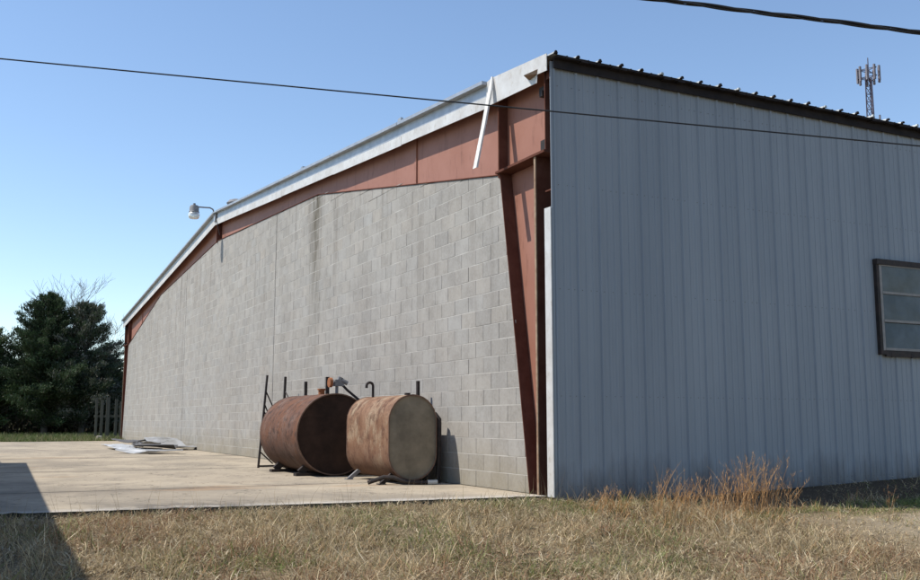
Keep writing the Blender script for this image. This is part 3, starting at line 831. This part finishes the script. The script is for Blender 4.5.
g = MB(); g.box((-12.4, 12.77, -.1), (-6.98, 16.9, 2.7)); g.build('lean_to', SHEET, SH)
for y in (-2.5, 1.5, 6):
    g = MB(); g.box((shx(y)+.01, y, 1.1), (shx(y)+.05, y+1.1, 2.1)); g.build('window', GLASS, SH)

# ------------------------------------------------------------------ trees
def tree_cedar(name, x, y, H, Rr, col, dens, label, group='evergreens beyond the slab', bare=.1, cat_='tree', seed=1, lowfrac=.05, shape=.8):
    r = np.random.default_rng(seed); zg = float(ground_z(x, y))
    root = empty(name, (x, y, zg), label, cat_, group)
    V = []; cl = []
    nb = int(300*H/7); 
    t = lowfrac + (1-lowfrac)*r.random(nb)**1.05
    az = r.random(nb)*2*np.pi
    # envelope with lobes
    env = Rr*np.power(np.clip(1-t, 0, 1), shape)*(0.86+.14*np.sin(az*3+t*9+seed)) * r.uniform(.6, 1.22, nb) + .10
    br = MB()
    br.tube([(0, 0, -.2), (0.03, 0, H*.4), (-.03, 0.02, H*.75), (0, 0, H*.98)], [.16*H/7, .12*H/7, .06*H/7, .01], 8)
    for i in range(nb):
        z0 = t[i]*H*.97; L = env[i]; up = r.uniform(.25, .75) + .9*t[i]**2
        d = np.array((np.cos(az[i]), np.sin(az[i]), up)); n_ = int(dens*(.30+L)*46)
        s = np.sqrt(r.random(n_))*1.0 + .04
        P = np.array((0, 0, z0)) + d*(s*L)[:, None]; P[:, 2] -= .22*L*s**2
        sp = .05+.17*L*np.clip(1.05-s, 0, 1)
        # finger-like side sprays along the branch
        kk = r.integers(0, 9, n_); fa = kk*2.4+az[i]; fl = r.random(n_)*(.12+.16*L)*(1.1-s*.7)
        P += np.stack([np.cos(fa)*fl, np.sin(fa)*fl, fl*.55], 1)
        P += r.normal(0, .06, (n_, 3))
        P += r.normal(0, 1, (n_, 3))*sp[:, None]*np.array((.5, .5, .4))
        e = np.array((0, 0, z0)) + d*L; e[2] -= .22*L
        if L > .5: br.tube([(0, 0, z0), tuple((np.array((0, 0, z0))+e)/2+np.array((0, 0, .04*L))), tuple(e)], [.025, .015, .004], 4, caps=False)
        tint = r.uniform(.55, 1.5)
        cc = np.array(col[0])[None]*tint*r.uniform(.7, 1.3, (n_, 1))
        mk = r.random(n_) < bare*r.uniform(.2, 1.8); cc[mk] = np.array(col[1])*r.uniform(.7, 1.2, (mk.sum(), 1))
        dirs = d[None]*.9 + r.normal(0, .7, (n_, 3)) + np.array((0, 0, .4)); dirs /= np.linalg.norm(dirs, axis=1)[:, None]
        sd = np.cross(dirs, r.normal(0, 1, (n_, 3))); sd /= np.linalg.norm(sd, axis=1)[:, None]+1e-6
        ln = r.uniform(.08, .22, n_)[:, None]; wd = r.uniform(.010, .028, n_)[:, None]
        q = np.stack([P-dirs*ln*.5, P+sd*wd, P+dirs*ln*.5, P-sd*wd], 1)
        V.append(q.reshape(-1, 3)); cl.append(np.repeat(cc, 4, 0))
    V = np.concatenate(V); cl = np.concatenate(cl)
    Q = np.arange(len(V)).reshape(-1, 4)
    npmesh('crown', V, Q, cl, LEAF, root)
    tr = br.build('trunk', BARK, None); tr.parent = root
    return root
G1 = ((.046, .070, .030), (.13, .13, .09)); G2 = ((.056, .075, .040), (.19, .18, .145)); G3 = ((.056, .082, .032), (.13, .13, .08))
tree_cedar('evergreen_tree', -2.2, 44, 7.3, 3.8, G1, 4.4, 'tallest dark green cedar left of the warehouse, with a full rounded cone', seed=3, shape=.95)
tree_cedar('evergreen_tree', -.5, 43.6, 6.75, 3.0, G2, 3.2, 'greyer thin cedar between the tallest cedar and the warehouse wall', seed=5, bare=.3, shape=.72)
tree_cedar('evergreen_tree', -4.9, 45, 5.0, 3.0, G3, 3.2, 'lower green cedar at the left edge of the photograph', seed=8, shape=.6)
tree_cedar('evergreen_tree', .9, 45.5, 3.9, 1.4, G3, 2.2, 'small cedar peeping out right beside the far corner of the warehouse', seed=9, shape=.5)
tree_cedar('evergreen_tree', -7.9, 47, 4.6, 2.6, G1, 2.0, 'dark cedar farther left, outside the cedars by the slab', seed=12, shape=.6)
tree_cedar('evergreen_tree', -11.8, 50, 5.4, 2.9, G3, 1.8, 'leftmost broad cedar of the row beyond the slab', seed=14, shape=.6)
tree_cedar('evergreen_tree', -1.3, 50, 5.0, 3.0, G3, 2.0, 'bushy cedar standing behind the two middle cedars', seed=18, shape=.7)

def bare_tree(name, x, y, H, label, seed, mat=GREYBARK):
    r = random.Random(seed); zg = float(ground_z(x, y)); root = empty(name, (x, y, zg), label, 'tree', 'leafless trees behind the cedars')
    mb = MB(); tw = MB()
    def grow(p, d, L, rad, lev):
        n = 4; P = [p]; q = p; dd = d.copy()
        for i in range(n):
            dd = (dd + Vector((r.gauss(0, .10), r.gauss(0, .10), r.gauss(.03, .05)))).normalized(); q = q + dd*L/n; P.append(q)
        rad = max(rad, .009); rs = [rad*(1-.4*i/n) for i in range(n+1)]
        (mb if lev < 2 else tw).tube(P, rs, 6 if lev < 2 else 3, caps=False)
        if lev >= 5: return
        for i in range(r.randint(2, 3) + (3 if lev in (1, 2, 3) else 0)):
            a = r.uniform(0, 6.28); sp = r.uniform(.35, .75)
            nd = (dd + Vector((math.cos(a)*sp, math.sin(a)*sp, r.uniform(-.05, .25)))).normalized()
            grow(P[r.randint(1, n)], nd, L*r.uniform(.5, .74), rs[-1]*r.uniform(.5, .75), lev+1)
    grow(Vector((0, 0, -.2)), Vector((0, 0, 1)), H*.42, H*.018, 0)
    t = mb.build('trunk', mat, None); t.parent = root
    c = tw.build('crown', mat, None); c.parent = root
bare_tree('bare_tree', .8, 56, 11.3, 'tall leafless grey tree rising behind the cedars next to the warehouse', 17)
bare_tree('bare_tree', 1.6, 58, 6.2, 'shorter leafless tree close to the far corner of the warehouse', 6)
bare_tree('bare_tree', -6.5, 60, 7.0, 'small leafless tree far behind the leftmost cedars', 9)

# undergrowth that closes the view below the cedars
def scrub():
    n = 26000; r = np.random.default_rng(5)
    x = r.uniform(-22, 3, n); y = r.uniform(44, 54, n) ; h = r.random(n)**1.3*(1.5+.7*np.sin(x*1.3)+.4*np.sin(x*3.7))
    P = np.stack([x, y, ground_z(x, y)+h], 1)
    d = r.normal(0, 1, (n, 3)); d[:, 2] = abs(d[:, 2])+.4; d /= np.linalg.norm(d, axis=1)[:, None]
    s = np.cross(d, r.normal(0, 1, (n, 3))); s /= np.linalg.norm(s, axis=1)[:, None]
    ln = r.uniform(.15, .4, n)[:, None]; w = r.uniform(.03, .09, n)[:, None]
    V = np.stack([P-d*ln*.5, P+s*w, P+d*ln*.5, P-s*w], 1).reshape(-1, 3)
    c = np.where((r.random(n) < .5)[:, None], np.array((.028, .034, .017)), np.array((.065, .052, .034)))*r.uniform(.6, 1.4, (n, 1))
    o = npmesh('undergrowth', V, np.arange(len(V)).reshape(-1, 4), np.repeat(c, 4, 0), LEAF)
    tag(o, 'dark scrubby undergrowth at the feet of the cedars', 'undergrowth', kind='stuff')
scrub()
def woods():
    n = 60000; r = np.random.default_rng(6)
    x = r.uniform(-160, 60, n); y = 105 + r.uniform(0, 12, n); h = r.random(n)*(4.2+1.0*np.sin(x*.21)+.8*np.sin(x*.73+1)+.5*np.sin(x*1.9))
    P = np.stack([x, y, ground_z(x, y)+h], 1)
    d = r.normal(0, 1, (n, 3)); d /= np.linalg.norm(d, axis=1)[:, None]
    s = np.cross(d, r.normal(0, 1, (n, 3))); s /= np.linalg.norm(s, axis=1)[:, None]
    ln = r.uniform(.5, 1.2, n)[:, None]; w = r.uniform(.15, .4, n)[:, None]
    V = np.stack([P-d*ln*.5, P+s*w, P+d*ln*.5, P-s*w], 1).reshape(-1, 3)
    c = np.where((r.random(n) < .5)[:, None], np.array((.04, .045, .025)), np.array((.085, .075, .055)))*r.uniform(.6, 1.4, (n, 1))
    o = npmesh('far_woods', V, np.arange(len(V)).reshape(-1, 4), np.repeat(c, 4, 0), LEAF)
    tag(o, 'far line of mixed woods on the horizon', 'woods', kind='stuff')
woods()

# ------------------------------------------------------------------ grass
def blades(x, y, z, h, w, lean, curl, col, r, seg=4, tipfade=.3, az=None):
    n = len(x); az = r.random(n)*2*np.pi if az is None else az; t = np.linspace(0, 1, seg+1)
    th = lean[:, None] + curl[:, None]*t[None]       # angle from vertical along the blade
    ds = (h/seg)[:, None]
    dz = np.cos(th)*ds; dr = np.sin(th)*ds
    zz = np.concatenate([np.zeros((n, 1)), np.cumsum(dz[:, :-1], 1)], 1); rr = np.concatenate([np.zeros((n, 1)), np.cumsum(dr[:, :-1], 1)], 1)
    sw = r.normal(0, .8, n)
    a2 = az[:, None] + sw[:, None]*t[None]
    px = x[:, None] + rr*np.cos(a2); py = y[:, None] + rr*np.sin(a2); pz = np.maximum(z[:, None] + zz, z[:, None]+.004)
    wv = (w[:, None]*(1-tipfade*0-.85*t[None]**1.5))*.5
    va = r.random(n)*2*np.pi
    wx = np.cos(va)[:, None]*wv; wy = np.sin(va)[:, None]*wv
    A = np.stack([px-wx, py-wy, pz], 2); Bq = np.stack([px+wx, py+wy, pz], 2)
    V = np.stack([A, Bq], 2).reshape(-1, 3)
    b = (np.arange(n)*(seg+1)*2)[:, None] + (np.arange(seg)*2)[None]
    Q = np.stack([b, b+1, b+3, b+2], 2).reshape(-1, 4)
    cc = np.repeat(col, (seg+1)*2, 0)
    return V, Q, cc
def vnoise(x, y, s, seed):
    r = np.random.default_rng(seed); g = r.random((64, 64))
    u = (x*s) % 64; v = (y*s) % 64; i = u.astype(int) % 64; j = v.astype(int) % 64; fu = u-np.floor(u); fv = v-np.floor(v)
    fu = fu*fu*(3-2*fu); fv = fv*fv*(3-2*fv); i2 = (i+1) % 64; j2 = (j+1) % 64
    return (g[i, j]*(1-fu)+g[i2, j]*fu)*(1-fv) + (g[i, j2]*(1-fu)+g[i2, j2]*fu)*fv
def front_edge(x): return .235 - .083*(x-.05)
def make_grass():
    r = np.random.default_rng(21); n = 430000
    nc = 13000; cx = r.uniform(-7.6, 9.6, nc); cy = -5.7 + 6.3*r.random(nc); caz = r.random(nc)*6.283; ch = r.uniform(.55, 1.5, nc)**1.2; cs = r.uniform(.025, .075, nc); cb = r.uniform(.72, 1.22, nc)
    ci = r.integers(0, nc, n); loose = r.random(n) < .35
    x = np.where(loose, r.uniform(-7.5, 9.5, n), cx[ci] + r.normal(0, 1, n)*cs[ci]); y = np.where(loose, -5.6+6.2*r.random(n), cy[ci] + r.normal(0, 1, n)*cs[ci])
    baz = np.where(loose, r.random(n)*6.283, caz[ci] + r.normal(0, .9, n)); bh_ = np.where(loose, .6, ch[ci]); bc = np.where(loose, 1., cb[ci])
    lim = np.where(x < .06, front_edge(x)-.015, -.02)
    keep = y < lim
    # wedge the photograph sees, with a margin
    dx, dy = x+5.77, y+9.05; F_ = dx*.454+dy*.891; Rr_ = dx*.891-dy*.454
    vis = (np.abs(Rr_) < F_*.52+.7) & (F_ > 5.6)
    keep &= vis | (r.random(n) < .18)
    big = vnoise(x+20, y+20, .9, 1); mid = vnoise(x+9, y+20, 2.6, 2); fine = vnoise(x+20, y+9, 7, 3)
    path = (x > 1.5+.4*mid) & (y > -3.6+.5*big) & (y < -1.75+.35*mid-.06*(x-2))      # bare pale soil on the right
    keep &= ~(path & (r.random(n) < .62))
    shade = (x > 1.2) & (y > -1.05)
    keep &= ~(shade & (r.random(n) < .93))
    keep &= (fine+mid*.5 > .36) | (r.random(n) < .35)
    keep &= ((vnoise(x+5, y+40, 4.5, 14) + .35*big) > .42) | (r.random(n) < .3)
    x, y, big, mid, fine, shade, path, baz, bh_, bc = [q[keep] for q in (x, y, big, mid, fine, shade, path, baz, bh_, bc)]; n = len(x)
    z = ground_z(x, y)
    pal = np.array([(.60, .475, .285), (.48, .365, .205), (.68, .57, .38), (.36, .27, .15), (.46, .29, .15), (.19, .14, .08)])
    pi = r.choice(6, n, p=(.26, .24, .16, .16, .08, .10)); col = pal[pi]*r.uniform(.75, 1.2, (n, 1))*bc[:, None]
    redz = (vnoise(x+3, y+30, 1.1, 8) > .62); mk = redz & (r.random(n) < .4); col[mk] = np.array((.36, .21, .12))*r.uniform(.7, 1.2, (mk.sum(), 1))
    gz = vnoise(x+13, y+5, 1.4, 9)
    near_wall = np.exp(-((x-.1)/.9)**2)*(y > -1.0)
    strip_ = (x > 1.3) & (y > -1.75) & (y < -1.1)
    gp = np.clip((gz-.56)*1.3, 0, .45) + .35*near_wall + .55*strip_ + .04
    mk = r.random(n) < gp; col[mk] = np.array((.20, .23, .075))*r.uniform(.6, 1.4, (mk.sum(), 1))
    h = r.uniform(.05, .15, n)*(.6+.8*mid)*bh_; h[strip_] *= .55; h[shade] *= .6; h[path] *= .5
    h *= np.where(y > -.5, .75, 1); h *= np.where((x < .06) & (y > front_edge(x)-.16), .5, 1)
    tall = (x > .2) & (x < 1.9) & (y > -1.9) & (y < -.5); h[tall] *= 1.35
    w = r.uniform(.0035, .0095, n)
    flat = r.random(n) < .72
    lean = np.where(flat, r.uniform(.6, 1.5, n), r.uniform(.05, .8, n)); curl = np.where(flat, r.uniform(-1.2, 2.2, n), r.uniform(.1, 2.0, n))
    oz = (x > -.1) & (x < 2.5) & (y > -1.9); mk = oz & (r.random(n) < .13); col[mk] = np.array((.46, .27, .12))*r.uniform(.6, 1.3, (mk.sum(), 1)); h[mk] *= 1.5
    V, Q, cc = blades(x, y, z, h, w, lean, curl, col, r, az=baz)
    # matted layer lies a little above the soil
    tag(npmesh('dry_grass', V, Q, cc, GRASS), 'matted dry tan grass with green tufts in front of the slab', 'grass', kind='stuff')
    # flattened thatch: short broad dead leaves lying on the soil
    n = 90000; x = r.uniform(-7.2, 8.5, n); y = -5.4 + 5.9*r.random(n)
    k = (y < np.where(x < .06, front_edge(x)-.03, -.05)) & ~((x > 1.9) & (y > -3.2) & (r.random(n) < .85)) & ((vnoise(x+31, y+17, 3.2, 31) > .38) | (r.random(n) < .35))
    x = x[k]; y = y[k]; n = len(x)
    col = np.array([(.50, .39, .24), (.36, .27, .16), (.60, .50, .34), (.22, .16, .10)])[r.choice(4, n, p=(.35, .3, .2, .15))]*r.uniform(.7, 1.2, (n, 1))
    V, Q, cc = blades(x, y, ground_z(x, y)+r.uniform(.005, .05, n), r.uniform(.03, .11, n), r.uniform(.006, .014, n), r.uniform(1.1, 1.7, n), r.uniform(-.7, .9, n), col, r, 3)
    tag(npmesh('thatch', V, Q, cc, GRASS), 'flattened thatch of broad dead leaves under the standing grass', 'thatch', kind='stuff')
    # scattered thin stalks
    n = 2600; x = r.uniform(-6.5, 7, n); y = r.uniform(-5, .5, n); k = (y < np.where(x < .06, front_edge(x)-.01, -.05)) & ~((x > 1.8) & (y > -3)) ; x = x[k]; y = y[k]; n = len(x)
    h = r.uniform(.15, .34, n)*np.where(y > -.4, 1.2, 1); col = np.array((.48, .36, .22))*r.uniform(.6, 1.2, (n, 1))
    V, Q, cc = blades(x, y, ground_z(x, y), h, np.full(n, .003), r.uniform(.0, .4, n), r.uniform(.0, .9, n), col, r)
    tag(npmesh('weed_stalks', V, Q, cc, GRASS), 'thin dry weed stalks standing out of the matted grass', 'weeds', kind='stuff')
    # far green verge
    n = 22000; x = r.uniform(-14, 3, n); y = 32.1 + 12*r.random(n)**1.6; col = np.where((r.random(n) < .65)[:, None], np.array((.12, .16, .045)), np.array((.28, .24, .13)))*r.uniform(.6, 1.3, (n, 1))
    V, Q, cc = blades(x, y, ground_z(x, y), r.uniform(.08, .28, n), r.uniform(.012, .03, n), r.uniform(0, .6, n), r.uniform(0, 1, n), col, r, 3)
    tag(npmesh('verge_grass', V, Q, cc, GRASS), 'strip of short green grass beyond the far edge of the slab', 'grass', kind='stuff')
make_grass()

def clump(x, y, n, hmin, hmax, rad, lean, label, col=(.46, .265, .115), seed=1, name='broomsedge_clump', wind=(.35, .1)):
    r = np.random.default_rng(seed); z0 = float(ground_z(x, y))
    root = empty(name, (x, y, z0), label, 'grass clump', 'orange grass clumps in front of the side wall')
    a = r.random(n)*6.283; rr = rad*np.sqrt(r.random(n)); px = rr*np.cos(a); py = rr*np.sin(a)*.6
    h = r.uniform(hmin, hmax, n)
    cc = np.array(col)*r.uniform(.6, 1.45, (n, 1)); pale = r.random(n) < .25; cc[pale] = np.array((.5, .38, .24))*r.uniform(.7, 1.1, (pale.sum(), 1))
    V, Q, c = blades(px, py, np.zeros(n), h, r.uniform(.003, .006, n), r.uniform(.0, lean, n), r.uniform(-.2, 1.0, n), cc, r, 6)
    V[:, 0] += V[:, 2]**2*wind[0]; V[:, 1] += V[:, 2]**2*wind[1]
    # seed fluff: short side blades up the stems
    m_ = n*9; i = r.integers(0, n, m_); s = r.uniform(.35, 1.0, m_)
    k = np.clip((s*6).astype(int), 0, 5); base = V.reshape(n, 7, 2, 3).mean(2)
    P = base[i, k]*(1-(s*6-k)[:, None]) + base[i, k+1]*(s*6-k)[:, None]
    V2, Q2, c2 = blades(P[:, 0], P[:, 1], P[:, 2], r.uniform(.02, .06, m_), r.uniform(.002, .005, m_), r.uniform(.1, .7, m_), r.uniform(0, .5, m_), np.repeat(np.array(col)[None]*1.15, m_, 0)*r.uniform(.7, 1.4, (m_, 1)), r, 2)
    npmesh('stems', np.concatenate([V, V2]), np.concatenate([Q, Q2+len(V)]), np.concatenate([c, c2]), GRASS, root)
CL = [
 (1.86, -1.2, 120, .34, .68, .26, .40, 'tallest and densest orange clump, at the right end of the row'),
 (1.42, -1.15, 46, .20, .46, .20, .40, 'narrow orange clump just left of the tallest one'),
 (.96, -1.15, 60, .20, .46, .18, .45, 'middle orange clump with short leaning stems'),
 (.62, -1.25, 20, .35, .60, .12, .55, 'sparse pale clump with long stems leaning to the right'),
 (.18, -.95, 50, .14, .36, .2, .6, 'low fuzzy clump nearest the building corner'),
 (2.20, -1.3, 20, .24, .46, .14, .5, 'thin wispy clump at the right flank of the tallest one'),
]
for i, a in enumerate(CL): clump(a[0]-.16, *a[1:], seed=30+i)
clump(3.10, -1.75, 7, .22, .34, .03, .15, 'lone short brown stalk standing apart on the right', col=(.30, .16, .08), seed=50, name='dry_stalk')

# ------------------------------------------------------------------ light, sky, camera
SD = Vector((-1, .40, 1.45)).normalized()
el = math.asin(SD.z); az = math.atan2(SD.x, SD.y)
w = bpy.data.worlds.new('World'); S.world = w; w.use_nodes = True
nt = w.node_tree; bg = nt.nodes['Background']
sk = nt.nodes.new('ShaderNodeTexSky'); sk.sky_type = 'NISHITA'; sk.sun_disc = False
sk.sun_elevation = el; sk.sun_rotation = az; sk.altitude = 100; sk.air_density = 1.0; sk.dust_density = .1; sk.ozone_density = 2.0
nt.links.new(sk.outputs[0], bg.inputs[0]); bg.inputs[1].default_value = .15
sl = bpy.data.lights.new('sun', 'SUN'); sl.energy = 4.2; sl.angle = R(.53); sl.color = (1, .955, .88)
so = bpy.data.objects.new('sun', sl); C.objects.link(so); so.rotation_euler = SD.to_track_quat('Z', 'Y').to_euler(); so.location = (-20, 10, 30)

cam = bpy.data.cameras.new('camera'); co = bpy.data.objects.new('camera', cam); C.objects.link(co); S.camera = co
cam.sensor_width = 36; cam.lens = 963/920*36; cam.clip_end = 6000; cam.clip_start = .1
co.location = (-5.77, -9.05, .787)
co.rotation_euler = (R(90)+math.atan(130/963), 0, R(-27))
S.render.resolution_x = 1024; S.render.resolution_y = 646
S.view_settings.view_transform = 'Standard'; S.view_settings.look = 'None'; S.view_settings.exposure = .32; S.view_settings.gamma = 1
S.view_settings.use_curve_mapping = False
